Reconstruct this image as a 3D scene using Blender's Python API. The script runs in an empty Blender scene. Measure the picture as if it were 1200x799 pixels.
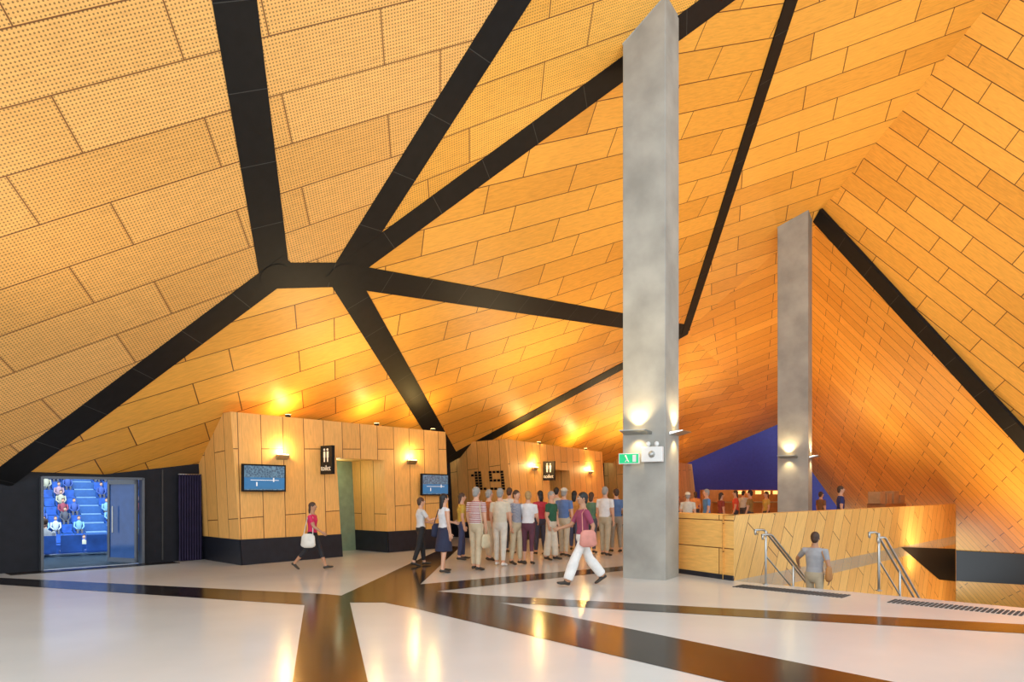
import bpy, math, random
import numpy as np
from mathutils import Vector, Matrix
random.seed(7)
scene = bpy.context.scene
V = Vector
# ---------------------------------------------------------------- survey helpers
CAM = V((0, 0, 1.6)); F = 800.0; HX = 600.0; HY = 578.0
def ray(px, py): return V(((px-HX)/F, 1.0, (HY-py)/F))
def at(px, py, t): return CAM + ray(px, py)*t
def hit(px, py, P, n):
    r = ray(px, py); return CAM + r*((P-CAM).dot(n)/r.dot(n))
def fl(px, py, z=0.0): return hit(px, py, V((0, 0, z)), V((0, 0, 1)))
# ---------------------------------------------------------------- materials
def principled(name):
    m = bpy.data.materials.new(name); m.use_nodes = True
    nt = m.node_tree; b = nt.nodes["Principled BSDF"]
    return m, nt, b
_mc = {}
def mat(name, col, rough=0.6, metal=0.0, var=0.12, scale=6.0, emit=None, es=0.0, spec=0.5, bump=0.0):
    if name in _mc: return _mc[name]
    m, nt, b = principled(name)
    tc = nt.nodes.new("ShaderNodeTexCoord"); nz = nt.nodes.new("ShaderNodeTexNoise")
    nz.inputs["Scale"].default_value = scale; nz.inputs["Detail"].default_value = 4
    nt.links.new(tc.outputs["Object"], nz.inputs["Vector"])
    r = nt.nodes.new("ShaderNodeValToRGB")
    c0 = [max(0, c*(1-var)) for c in col]; c1 = [min(1, c*(1+var)) for c in col]
    r.color_ramp.elements[0].position = .3; r.color_ramp.elements[1].position = .7
    r.color_ramp.elements[0].color = (*c0, 1); r.color_ramp.elements[1].color = (*c1, 1)
    nt.links.new(nz.outputs["Fac"], r.inputs["Fac"])
    nt.links.new(r.outputs["Color"], b.inputs["Base Color"])
    b.inputs["Roughness"].default_value = rough; b.inputs["Metallic"].default_value = metal
    b.inputs["Specular IOR Level"].default_value = spec
    if emit:
        b.inputs["Emission Color"].default_value = (*emit, 1); b.inputs["Emission Strength"].default_value = es
    if bump:
        bp = nt.nodes.new("ShaderNodeBump"); bp.inputs["Strength"].default_value = bump
        nt.links.new(nz.outputs["Fac"], bp.inputs["Height"]); nt.links.new(bp.outputs["Normal"], b.inputs["Normal"])
    _mc[name] = m; return m
def math_node(nt, op, a, b=None, c=None):
    n = nt.nodes.new("ShaderNodeMath"); n.operation = op
    for i, x in enumerate((a, b, c)):
        if x is None: continue
        if isinstance(x, (int, float)): n.inputs[i].default_value = x
        else: nt.links.new(x, n.inputs[i])
    return n.outputs[0]
def wood(name, c1, c2, bw, rh, ms=0.012, perf=0, rough=0.5, mortar=(0.13, 0.042, 0.008), offset=0.37):
    m, nt, b = principled(name)
    tc = nt.nodes.new("ShaderNodeTexCoord")
    br = nt.nodes.new("ShaderNodeTexBrick")
    br.offset = offset; br.offset_frequency = 2
    br.inputs["Scale"].default_value = 1; br.inputs["Brick Width"].default_value = bw
    br.inputs["Row Height"].default_value = rh; br.inputs["Mortar Size"].default_value = ms
    br.inputs["Mortar Smooth"].default_value = 0.2; br.inputs["Bias"].default_value = 0.0
    br.inputs["Color1"].default_value = (*c1, 1); br.inputs["Color2"].default_value = (*c2, 1)
    br.inputs["Mortar"].default_value = (*mortar, 1)
    nt.links.new(tc.outputs["UV"], br.inputs["Vector"])
    mp = nt.nodes.new("ShaderNodeMapping"); mp.inputs["Scale"].default_value = (1.2, 9, 1)
    nt.links.new(tc.outputs["UV"], mp.inputs["Vector"])
    nz = nt.nodes.new("ShaderNodeTexNoise"); nz.inputs["Scale"].default_value = 3; nz.inputs["Detail"].default_value = 6
    nz.inputs["Distortion"].default_value = 0.6
    nt.links.new(mp.outputs["Vector"], nz.inputs["Vector"])
    mr = nt.nodes.new("ShaderNodeMapRange"); mr.inputs[1].default_value = .3; mr.inputs[2].default_value = .7
    mr.inputs[3].default_value = .86; mr.inputs[4].default_value = 1.07
    nt.links.new(nz.outputs["Fac"], mr.inputs[0])
    fac = mr.outputs[0]
    if perf:
        sp = nt.nodes.new("ShaderNodeSeparateXYZ"); nt.links.new(tc.outputs["UV"], sp.inputs[0])
        fu = math_node(nt, "SUBTRACT", math_node(nt, "FRACT", math_node(nt, "DIVIDE", sp.outputs[0], .05)), .5)
        fv = math_node(nt, "SUBTRACT", math_node(nt, "FRACT", math_node(nt, "DIVIDE", sp.outputs[1], .05)), .5)
        d = math_node(nt, "SQRT", math_node(nt, "ADD", math_node(nt, "MULTIPLY", fu, fu), math_node(nt, "MULTIPLY", fv, fv)))
        hole = math_node(nt, "LESS_THAN", d, .24)
        fac = math_node(nt, "MULTIPLY", fac, math_node(nt, "SUBTRACT", 1.0, math_node(nt, "MULTIPLY", hole, perf)))
    mx = nt.nodes.new("ShaderNodeVectorMath"); mx.operation = "SCALE"
    nt.links.new(br.outputs["Color"], mx.inputs[0]); nt.links.new(fac, mx.inputs["Scale"])
    nt.links.new(mx.outputs[0], b.inputs["Base Color"])
    b.inputs["Roughness"].default_value = rough
    bp = nt.nodes.new("ShaderNodeBump"); bp.inputs["Strength"].default_value = .3; bp.inputs["Distance"].default_value = .01
    bp.invert = True
    nt.links.new(br.outputs["Fac"], bp.inputs["Height"]); nt.links.new(bp.outputs["Normal"], b.inputs["Normal"])
    return m
W1, W2 = (0.92, 0.46, 0.075), (0.76, 0.345, 0.045)
M_perf = wood("plywood_perforated", (0.92, 0.50, 0.150), (0.80, 0.41, 0.105), 2.7, .84, ms=.011, perf=.68, mortar=(.22, .085, .02))
M_perf2 = wood("plywood_perforated_fine", (0.94, 0.49, 0.09), (0.80, 0.39, 0.06), 2.5, .76, ms=.011, perf=.55, mortar=(.2, .075, .015))
M_ceil = wood("plywood_ceiling", W1, W2, 2.3, .72)
M_side = wood("plywood_wall_planks", (0.94, .47, .08), (.78, .36, .05), 1.9, .5, ms=.012)
M_booth = wood("plywood_booth", (0.86, .47, .135), (.76, .39, .095), 2.6, .56, ms=.01, offset=.6)
M_black = mat("black_panel", (.007, .007, .008), .55, var=.2, spec=.22)
M_conc = mat("concrete_column", (.33, .32, .285), .6, var=.2, scale=1.6, bump=.12)
M_floor = mat("polished_concrete_floor", (.62, .62, .60), .17, var=.05, scale=.7)
M_fband = mat("dark_floor_inlay", (.014, .010, .008), .16, var=.25, scale=2, spec=.4)
M_darkwall = mat("dark_wall", (.008, .009, .014), .6, var=.2, spec=.3)
M_steel = mat("stainless_steel", (.44, .44, .42), .3, 1.0, var=.04)
M_plinth = mat("plinth_dark", (.012, .014, .022), .4, var=.2, spec=.4)
M_green = mat("green_lit_wall", (.24, .32, .20), .6, var=.1)
M_white = mat("white_plastic", (.75, .75, .73), .4, var=.03)
M_glow = mat("lamp_glow", (1, .8, .4), .5, emit=(1, .72, .30), es=14)
M_step = mat("stair_concrete", (.33, .32, .30), .5)
M_blue = mat("end_wall_painted_glow", (.02, .02, .15), .6, emit=(.03, .02, .22), es=.12)  # blue-purple light on the far end, painted in as colour and faint emission
# ---------------------------------------------------------------- mesh builder
class MB:
    def __init__(s): s.v = []; s.f = []; s.m = []; s.mats = []; s.uv = {}
    def mi(s, m):
        if m not in s.mats: s.mats.append(m)
        return s.mats.index(m)
    def add(s, vs, fs, m):
        o = len(s.v); k = s.mi(m); s.v += [V(p) for p in vs]
        for f in fs: s.f.append([i+o for i in f]); s.m.append(k)
    def poly(s, pts, m, basis=None):
        o = len(s.v); s.v += [V(p) for p in pts]; s.f.append(list(range(o, o+len(pts)))); s.m.append(s.mi(m))
        if basis: s.uv[len(s.f)-1] = basis
    def box(s, c, u, w, d, h, m, up=V((0, 0, 1))):
        c = V(c); u = V(u).normalized(); n = up.cross(u).normalized(); up = u.cross(n)
        ps = [c+u*(w/2*a)+n*(d/2*b)+up*(h/2*e) for e in (-1, 1) for a, b in ((-1, -1), (1, -1), (1, 1), (-1, 1))]
        s.add(ps, [(3, 2, 1, 0), (4, 5, 6, 7), (0, 1, 5, 4), (1, 2, 6, 5), (2, 3, 7, 6), (3, 0, 4, 7)], m)
    def tube(s, pts, rads, m, ref=V((1, 0, 0)), seg=12, cap=True):
        pts = [V(p) for p in pts]; rads = [(r, r) if isinstance(r, (int, float)) else r for r in rads]
        if cap:
            d0 = (pts[0]-pts[1]).normalized(); d1 = (pts[-1]-pts[-2]).normalized()
            r0 = min(rads[0]); r1 = min(rads[-1])
            pts = [pts[0]+d0*r0*.55]+pts+[pts[-1]+d1*r1*.55]
            rads = [(rads[0][0]*.62, rads[0][1]*.62)]+rads+[(rads[-1][0]*.62, rads[-1][1]*.62)]
        vs = []
        n = len(pts)
        for i, p in enumerate(pts):
            a = pts[max(0, i-1)]; b = pts[min(n-1, i+1)]; t = (b-a).normalized()
            x = ref - t*ref.dot(t)
            if x.length < 1e-3: x = V((0, 1, 0)) - t*t.y
            x.normalize(); y = t.cross(x)
            for k in range(seg):
                an = 2*math.pi*k/seg
                vs.append(p+x*(rads[i][0]*math.cos(an))+y*(rads[i][1]*math.sin(an)))
        fs = []
        for i in range(n-1):
            for k in range(seg):
                k2 = (k+1) % seg
                fs.append((i*seg+k, i*seg+k2, (i+1)*seg+k2, (i+1)*seg+k))
        fs.append(tuple(range(seg-1, -1, -1))); fs.append(tuple((n-1)*seg+k for k in range(seg)))
        s.add(vs, fs, m)
    def ell(s, c, r, m, seg=12, rings=8, rot=None):
        c = V(c); vs = [V((0, 0, -1))]
        for i in range(1, rings):
            th = math.pi*i/rings
            for k in range(seg):
                a = 2*math.pi*k/seg
                vs.append(V((math.sin(th)*math.cos(a), math.sin(th)*math.sin(a), -math.cos(th))))
        vs.append(V((0, 0, 1)))
        fs = []
        for k in range(seg):
            k2 = (k+1) % seg
            fs.append((0, 1+k2, 1+k)); 
            for i in range(rings-2):
                fs.append((1+i*seg+k, 1+i*seg+k2, 1+(i+1)*seg+k2, 1+(i+1)*seg+k))
            fs.append((1+(rings-2)*seg+k, 1+(rings-2)*seg+k2, len(vs)-1))
        out = []
        for p in vs:
            q = V((p.x*r[0], p.y*r[1], p.z*r[2]))
            if rot is not None: q = rot @ q
            out.append(c+q)
        s.add(out, fs, m)
    def obj(s, name, smooth=False, parent=None, bevel=0):
        me = bpy.data.meshes.new(name); me.from_pydata([tuple(p) for p in s.v], [], s.f)
        for m in s.mats: me.materials.append(m)
        for i, p in enumerate(me.polygons): p.material_index = s.m[i]; p.use_smooth = smooth
        if s.uv:
            uvl = me.uv_layers.new(name="UVMap")
            for fi, (o, du, dv) in s.uv.items():
                for li in me.polygons[fi].loop_indices:
                    q = V(me.vertices[me.loops[li].vertex_index].co)-o
                    uvl.data[li].uv = (q.dot(du), q.dot(dv))
        me.update()
        ob = bpy.data.objects.new(name, me); scene.collection.objects.link(ob)
        if parent: ob.parent = parent
        if bevel:
            bv = ob.modifiers.new("bevel", "BEVEL"); bv.width = bevel; bv.segments = 2; bv.limit_method = 'ANGLE'
        return ob
def light(name, kind, loc, power, col, parent=None, target=None, size=.1, spot=None, blend=.6, sy=None):
    d = bpy.data.lights.new(name, kind); d.energy = power; d.color = col
    if kind == 'AREA':
        d.size = size
        if sy: d.shape = 'RECTANGLE'; d.size_y = sy
    else: d.shadow_soft_size = size
    if kind == 'SPOT': d.spot_size = math.radians(spot or 60); d.spot_blend = blend
    o = bpy.data.objects.new(name, d); scene.collection.objects.link(o); o.location = loc
    if target is not None: o.rotation_euler = (V(target)-V(loc)).to_track_quat('-Z', 'Y').to_euler()
    if parent: o.parent = parent
    return o
WARM = (1, .64, .24)
# ---------------------------------------------------------------- camera / world
cd = bpy.data.cameras.new("camera"); cam = bpy.data.objects.new("camera", cd); scene.collection.objects.link(cam)
cam.location = CAM; cam.rotation_euler = (math.radians(90), 0, 0)
cd.lens = 24; cd.sensor_width = 36; cd.shift_y = (HY-399.5)/1200; cd.clip_end = 300
scene.camera = cam
w = bpy.data.worlds.new("world"); scene.world = w; w.use_nodes = True
w.node_tree.nodes["Background"].inputs[0].default_value = (.88, .95, 1.0, 1)
w.node_tree.nodes["Background"].inputs[1].default_value = 1.4
scene.view_settings.view_transform = 'Standard'
scene.view_settings.look = 'None'
# ---------------------------------------------------------------- floor
S0 = V((4.06, 12.5, 0)); eR = V((.722, -.692, 0)); eS = V((.692, .722, 0))   # top edge of stairs / run direction
PEnd = S0 + eS*18.3
mb = MB()
fp = [V((-14, -4, 0)), V((13.5, -4, 0)), S0+eR*12.5, S0, PEnd, V((19.9, 42, 0)), V((19.9, 46, 0)), V((-3, 46, 0)), V((-14, 19, 0))]
mb.add(fp+[p-V((0, 0, .3)) for p in fp], [tuple(range(len(fp)))]+[(i, i+len(fp), (i+1) % len(fp)+len(fp), (i+1) % len(fp)) for i in range(len(fp))], M_floor)
mb.obj("floor")
# inlaid bands in the floor (a network echoing the ceiling)
mb = MB()
def fband(pp, z=.003): mb.poly([fl(x, y)+V((0, 0, z)) for x, y in pp], M_fband)
fband([(-60, 674), (-60, 681), (357, 709), (385, 698), (380, 696)])
fband([(357, 709), (410, 706), (400, 698), (380, 696)], .0031)
fband([(410, 706), (357, 708), (338, 830), (438, 830)], .0032)
fband([(400, 698), (410, 706), (470, 706), (540, 640), (524, 640)], .0033)
fband([(462, 690), (440, 704), (490, 714), (905, 812), (1110, 812), (540, 697)], .0034)
fband([(478, 690), (484, 700), (1260, 746), (1260, 735), (560, 697)], .0035)
fband([(478, 686), (484, 696), (735, 668), (735, 663)], .0036)
mb.obj("trim_floor_bands")
# ---------------------------------------------------------------- ceiling
P0 = V((-6.2, 15.2, 3.75)); n0 = V((.6604, -.3962, -1)).normalized()
def c0(px, py): return hit(px, py, P0, n0)
A = c0(322, 323)
B = c0(400, 322); E = c0(528, 537); D = c0(805, 388); J = c0(958, -86)
T1 = c0(253, -150)
T2 = c0(698, -150); L = c0(15, 552); Wc = c0(240, 560); Hh = V((-4.2, 22.4, 2.22))
Fp = at(958, 252, 21.3); G = at(912, 497, 42); D2 = at(800, 545, 42)
def pn(a, b, c):
    n = (b-a).cross(c-a).normalized()
    if n.dot(CAM-a) < 0: n = -n
    return n
Lx = c0(-220, 575); TL = c0(-260, -150)
n7 = pn(J, D, Fp); R1 = hit(1285, -150, J, n7); 
Pw = PEnd + V((0, 0, 1.3)); nlow = pn(Fp, G, Pw)
Q = hit(1300, 624, Fp, nlow)
nup = pn(Fp, R1, Q); TR = hit(1480, -150, Fp, nup)
def low_x(y, z): return Fp.x-(nlow.y*(y-Fp.y)+nlow.z*(z-Fp.z))/nlow.x
Qd = V((low_x(20.5, -4.2), 20.5, -4.2)); Gd = V((low_x(42, -4.2), 42, -4.2))
def basis(P, n, a, b):
    pa = hit(*a, P, n); pb = hit(*b, P, n); du = (pb-pa).normalized(); dv = n.cross(du).normalized()
    return (pa, du, dv)
mb = MB()
def facet(tris, n, P, a, b, m):
    bs = basis(P, n, a, b)
    for t in tris:
        k = pn(t[0], t[1], t[2])
        if (t[1]-t[0]).cross(t[2]-t[0]).dot(k) < 0: t = list(reversed(t))
        mb.poly(t, m, bs)
facet([[A, L, Lx, TL, T1]], n0, P0, (60, 112), (240, 64), M_perf)
facet([[A, L, Wc], [A, Wc, B], [B, Wc, Hh], [B, Hh, E]], n0, P0, (150, 500), (300, 452), M_ceil)
facet([[A, B, T2, T1]], n0, P0, (330, 110), (480, 68), M_perf)
facet([[B, J, T2]], n0, P0, (550, 150), (650, 112), M_perf2)
facet([[B, D, J]], n0, P0, (590, 300), (720, 262), M_ceil)
facet([[B, E, D]], n0, P0, (540, 430), (680, 385), M_ceil)
facet([[J, D, Fp, R1]], n7, J, (870, 200), (980, 162), M_ceil)
facet([[D, G, Fp]], pn(D, G, Fp), D, (860, 330), (900, 313), M_ceil)
facet([[D, D2, G], [D, E, D2]], n0, P0, (700, 490), (780, 458), M_ceil)
facet([[Fp, R1, TR, Q]], nup, Fp, (1060, 100), (1200, 190), M_side)
facet([[Fp, Q, Qd, Gd, G]], nlow, Fp, (980, 400), (1110, 530), M_side)
ceil = mb.obj("ceiling")
# black bands on the creases
mb = MB()
def strip(a, b, n, wd=.58, off=.010, m=M_black, ext=.0):
    d = (b-a).normalized(); s_ = n.cross(d).normalized()*(wd/2); o = n*off
    a = a-d*ext; b = b+d*ext
    q = [a-s_, b-s_, b+s_, a+s_]
    L_ = (b-a).length
    top = [p+o for p in q]; 
    mb.add(top+[p-o for p in q], [(0, 1, 2, 3), (0, 4, 5, 1), (1, 5, 6, 2), (2, 6, 7, 3), (3, 7, 4, 0)], m)
    k = 1.2
    while k < L_:
        c = a+d*k+n*(off+.004)
        mb.add([c-s_-d*.006, c+s_-d*.006, c+s_+d*.006, c-s_+d*.006], [(0, 1, 2, 3)], M_joint)
        k += 1.2
def disc(c, n, r=.29, off=.012):
    x = n.cross(V((0, 0, 1))).normalized(); y = n.cross(x)
    mb.poly([c+n*off+x*r*math.cos(i*math.pi/8)+y*r*math.sin(i*math.pi/8) for i in range(16)], M_black)
M_joint = mat("panel_joint", (.04, .04, .04), .6)
strip(A, T1, n0); strip(A, B, n0, .62, off=.011); strip(A, L, n0, off=.012, ext=.4)
strip(B, T2, n0, off=.013); strip(B, J, n0, off=.014); strip(B, D, n0, off=.015); strip(B, E, n0, off=.016, ext=.2); strip(E, D, n0, off=.017); strip(D, J, n0, off=.035)
for c in (A, B, E, D, J): disc(c, n0, off=.019)
nb = (nlow+nup).normalized(); strip(Fp, Q, nb, off=.05)
q = [hit(x, y, Fp, nlow)+nlow*.03 for x, y in ((1055, 641), (1300, 654), (1300, 690), (1100, 679))]
mb.poly(q, M_black)
mb.obj("trim_ceiling_bands")
# ---------------------------------------------------------------- walls
WL0 = V((-14.2, 9.2, 0)); wd_ = V((.669, .743, 0)).normalized(); Wb = V((-7.5, 16.6, 0)); wo = V((-.743, .669, 0))  # outward
def wl(px):   # point of the left wall line
    r = ray(px, HY); P = Wb; n = wo
    return V((r.x, 1, 0))*(P.dot(n)/V((r.x, 1, 0)).dot(n))
dL, dR = wl(48), wl(166)
mb = MB()
def slab(a, b, z0, z1, m, th=.18, out=wo):
    c = (a+b)/2; d = b-a
    mb.box(c+out*(th/2)+V((0, 0, (z0+z1)/2)), d, d.length, th, z1-z0, m)
slab(WL0, dL, 0, 2.35, M_darkwall); slab(dR, Wb+wd_*.6, 0, 2.35, M_darkwall); slab(dL, dR, 1.95, 2.35, M_darkwall)
for px in (-60, -5, 190):
    c = wl(px)-wo*.012; mb.box(c+V((0, 0, 1.1)), wd_, .03, .03, 2.1, M_joint)
mb.obj("wall_left")
mb = MB()
def up(p, z): return V((p.x, p.y, z))
bw = [Wb+wd_*.5, V((-4.3, 22.5, 0)), V((-.2, 27.5, 0)), V((10.5, 43.5, 0))]
for a, b in zip(bw[:-1], bw[1:]):
    mb.poly([a, b, up(b, 3.3), up(a, 3.3)], M_darkwall)
mb.obj("wall_back")
mb = MB(); mb.poly([V((9, 44, 0)), V((24, 44, 0)), V((24, 44, 9)), V((9, 44, 9))], M_blue); mb.obj("wall_end")
# door frame, open leaf, threshold grille, curtain
M_frame = mat("aluminium_frame", (.12, .13, .15), .4, .6, var=.05)
mb = MB()
for p in (dL, dR): mb.box(p+V((0, 0, .97)), wd_, .05, .22, 1.95, M_frame)
mb.box((dL+dR)/2+V((0, 0, 1.93)), wd_, (dR-dL).length, .22, .05, M_frame)
hinge = dR-wd_*.08; ld = (wo*.95-wd_*.32).normalized()
M_glass = mat("door_glass", (.03, .09, .28), .08, var=.1)
lc = hinge+ld*.5
mb.box(lc+V((0, 0, .96)), ld, .9, .012, 1.75, M_glass)
for k in (.05, .95): mb.box(hinge+ld*k+V((0, 0, .96)), ld, .07, .05, 1.86, M_frame)
for z in (.07, 1.86): mb.box(lc+V((0, 0, z)), ld, .95, .05, .1, M_frame)
mb.tube([lc-wd_*.09+ld*.2+V((0, 0, .7)), lc-wd_*.09+ld*.2+V((0, 0, 1.3))], [.015, .015], M_steel)
mb.obj("door_1")
mb = MB()
for k in range(5):
    c = (dL+dR)/2-wo*(.15+.09*k); mb.box(c+V((.0, 0, .008)), wd_, 3.2, .05, .012, M_fband)
mb.obj("floor_grille")
def curtain(name, a, b, z1, m, amp=.07, n=60, waves=9):
    mb = MB(); d = b-a; nn = V((d.y, -d.x, 0)).normalized(); vs = []
    zs = [0.01, .4, .9, 1.4, z1]
    for z in zs:
        for i in range(n+1):
            t = i/n; flare = 1-.35*z/z1
            vs.append(a+d*t+nn*(amp*flare*math.sin(t*waves*2*math.pi+.5*math.sin(3*z))+.12)+V((0, 0, z)))
    fs = [(j*(n+1)+i, j*(n+1)+i+1, (j+1)*(n+1)+i+1, (j+1)*(n+1)+i) for j in range(len(zs)-1) for i in range(n)]
    mb.add(vs, fs, m); mb.tube([a+nn*.12+V((0, 0, z1)), b+nn*.12+V((0, 0, z1))], [.015, .015], M_steel)
    return mb.obj(name, smooth=True)
M_curt = mat("purple_curtain", (.022, .014, .05), .8, var=.2)
curtain("curtain", wl(207), wl(234), 2.05, M_curt)
# ---------------------------------------------------------------- stadium outside the door
M_seatb = mat("blue_seats", (.02, .10, .42), .5, var=.3, scale=3)
M_pave = mat("pale_blue_deck", (.20, .34, .52), .5)
M_terr = mat("blue_terrace", (.03, .11, .32), .5)
mb = MB()
dc = (dL+dR)/2; vd = V((-.64, .77, 0)).normalized(); vs_ = V((vd.y, -vd.x, 0))
deck_c = dc+wo*2.2+V((0, 0, -.15)); mb.box(deck_c, wd_, 9, 4.0, .3, M_pave)
NR = 15; R0 = 21.0; BZ = -4.2
for i in range(NR):
    c = dc+vd*(R0+i*.9)+V((0, 0, BZ+i*.48)); mb.box(c-V((0, 0, 1)), vs_, 44, .9, 2.0+.48, M_terr)
    for k in range(80):
        if k % 14 in (5, 6): continue
        p = c+vs_*((k-40)*.54)+V((0, 0, .30))
        mb.box(p, vs_, .46, .40, .06, M_seatb); mb.box(p+vd*.2+V((0, 0, .22)), vs_, .46, .05, .42, M_seatb)
    for k in range(80):
        if k % 14 == 5:
            p = c+vs_*((k-39.5)*.54)+V((0, 0, .28)); mb.box(p, vs_, 1.0, .5, .06, M_pave)
q = dc+vd*(R0+14)
mb.poly([q+vs_*26+V((0, 0, -2)), q-vs_*26+V((0, 0, -2)), q-vs_*26+V((0, 0, 9)), q+vs_*26+V((0, 0, 9))], mat("stand_back_wall", (.02, .06, .2), .6))
mb.poly([dc+wo*4+wd_*-12+V((0, 0, -4.0)), dc+wo*4+wd_*12+V((0, 0, -4.0)), dc+wo*34+wd_*22+V((0, 0, -4.0)), dc+wo*34-wd_*22+V((0, 0, -4.0))], mat("court_blue", (.03, .14, .4), .5))
for j in range(3):
    c = dc+vd*(3.6+j*.95)+V((0, 0, -.25-j*.3)); mb.box(c-V((0, 0, .4)), vs_, 7, .95, .8, M_terr)
    for k in range(11):
        p = c+vs_*((k-5)*.56)+V((0, 0, .35)); mb.box(p, vs_, .46, .40, .06, M_seatb); mb.box(p-vd*.2+V((0, 0, .22)), vs_, .46, .05, .42, M_seatb)
mb.obj("stadium_seating")
mb = MB(); cc = [mat("crowd_%d" % i, c, .7) for i, c in enumerate([(.5, .55, .6), (.30, .05, .08), (.05, .1, .35), (.45, .42, .3), (.08, .08, .1), (.2, .4, .55), (.4, .25, .3)])]
M_skin = mat("skin_fair", (.62, .34, .22), .5, var=.05); M_hairb = mat("hair_brown", (.06, .03, .018), .6)
def seated(p, fwd, m, seg=6):
    sd = V((fwd.y, -fwd.x, 0)); z = V((0, 0, 1))
    mb.tube([p+z*.05, p+z*.3, p+z*.5, p+z*.58], [(.15, .11), (.16, .11), (.19, .10), (.08, .07)], m, ref=sd, seg=seg)
    mb.ell(p+z*.74, (.08, .09, .115), M_skin, seg, 5); mb.ell(p+z*.78-fwd*.02, (.085, .095, .10), M_hairb, seg, 5)
    for s in (-1, 1):
        mb.tube([p+sd*s*.09+z*.08, p+sd*s*.1+fwd*.4+z*.1, p+sd*s*.1+fwd*.42-z*.3], [.08, .06, .05], cc[4], ref=sd, seg=5)
        mb.tube([p+sd*s*.2+z*.5, p+sd*s*.23+z*.27+fwd*.08, p+sd*s*.12+z*.15+fwd*.3], [.05, .042, .032], m, ref=sd, seg=5)
for i in range(NR):
    c = dc+vd*(R0+i*.9)+V((0, 0, BZ+i*.48))
    for k in range(80):
        if k % 14 in (5, 6) or random.random() < .4: continue
        seated(c+vs_*((k-40)*.54)+V((0, 0, .33)), -vd, random.choice(cc))
for j in range(3):
    for k in (1, 3, 4, 7, 8):
        if random.random() < .7: seated(dc+vd*(3.6+j*.95)+V((0, 0, .1-j*.3))+vs_*((k-5)*.56), vd, cc[random.choice((2, 4, 5, 0))], 10)
mb.obj("stadium_crowd", smooth=True)
light("stands_fill_light", 'AREA', dc+vd*17+V((0, 0, 12)), 6500, (.55, .78, 1), target=dc+vd*26, size=12)  # added area light standing in for daylight on the stands
light("stadium_daylight", 'AREA', dc+wo*2.5+V((0, 0, 5)), 170, (.6, .8, 1), target=dc+wo*2.5, size=4)
# ---------------------------------------------------------------- booths (dormers under the slope)
def booth(name, NB, FB, NT, FT, BB, H, op=None, text=None, plh=.57, intm=M_green):
    mb = MB(); u = (FB-NB).normalized(); n = V((u.y, -u.x, 0)); inn = -n
    def P(a, z): return (NB.lerp(FB, a)).lerp(NT.lerp(FT, a), z/H)
    bs = (NB, (NT-NB).normalized(), u)
    def quad(a0, a1, z0, z1, off=0, m=M_booth):
        mb.poly([P(a0, z0)+n*off, P(a1, z0)+n*off, P(a1, z1)+n*off, P(a0, z1)+n*off], m, bs)
    if op:
        a1, a2, zt = op
        quad(0, a1, plh, H); quad(a2, 1, plh, H); quad(a1, a2, zt, H)
        spans = [(0, a1), (a2, 1)]
        dd = 1.4
        for a in (a1, a2):
            mb.poly([P(a, 0), P(a, zt), P(a, zt)+inn*dd, P(a, 0)+inn*dd], M_booth, (P(a, 0), V((0, 0, 1)), inn))
            sg = 1 if a == a1 else -1
            mb.poly([P(a, 0)+u*sg*.012, P(a, plh)+u*sg*.012, P(a, plh)+u*sg*.012+inn*dd, P(a, 0)+u*sg*.012+inn*dd], M_plinth)
        mb.poly([P(a1, zt), P(a2, zt), P(a2, zt)+inn*dd, P(a1, zt)+inn*dd], M_booth, (P(a1, zt), inn, u))
        mb.poly([P(a1, 0)+inn*dd-u*1.2, P(a2, 0)+inn*dd, P(a2, zt)+inn*dd, P(a1, zt)+inn*dd-u*1.2], intm)
    else:
        quad(0, 1, plh, H); spans = [(0, 1)]
    for a, b in spans:
        q = [P(a, 0)+n*.03, P(b, 0)+n*.03, P(b, plh)+n*.03, P(a, plh)+n*.03]
        mb.add(q+[p-n*.06 for p in q], [(0, 1, 2, 3), (3, 2, 6, 7), (1, 5, 6, 2), (0, 3, 7, 4)], M_plinth)
    sd = (BB-NB).normalized(); sn = V((-sd.y, sd.x, 0)); 
    if sn.dot(CAM-NB) < 0: sn = -sn
    BT = BB+(NT-NB)
    mb.poly([NB, BB, BT, NT], M_booth, (NB, (NT-NB).normalized(), sd))
    lean = (NT-NB)*(plh/H)
    q = [NB+sn*.02+n*.03, BB+sn*.02, BB+sn*.02+lean, NB+sn*.02+n*.03+lean]
    mb.poly(q, M_plinth)
    FBk = FB+inn*2.2; mb.poly([FB, FBk, FBk+V((0, 0, H)), FT], M_booth, (FB, V((0, 0, 1)), inn))
    mb.poly([NT, FT, FT+inn*.5, NT+inn*.5], M_booth, (NT, u, inn))
    ob = mb.obj(name)
    return ob, P, u, n, sd, sn
H1 = 3.42
b1, P1, u1, n1, sd1, sn1 = booth("toilet_booth", V((-6.02, 15.2, 0)), V((-1.85, 20.24, 0)), V((-6.27, 15.2, H1)), V((-1.97, 20.24, H1)), V((-7.55, 16.65, 0)), H1, op=(.4125, .644, 2.5))
b2, P2, u2, n2, sd2, sn2 = booth("toilet_booth", V((.14, 22.9, 0)), V((4.2, 30, 0)), V((-.23, 22.9, H1)), V((3.95, 30, H1)), V((-2.1, 25.1, 0)), H1, op=(.36, .58, 2.5))
b3, P3, u3, n3, sd3, sn3 = booth("toilet_booth", V((6.1, 33.5, 0)), V((11.6, 42.5, 0)), V((5.8, 33.5, H1)), V((11.2, 42.5, H1)), V((4.4, 35.5, 0)), H1)
light("booth_interior_lamp", 'POINT', P1(.5, 2.2)-n1*.9, 12, (.85, 1, .7), size=.1)
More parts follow.
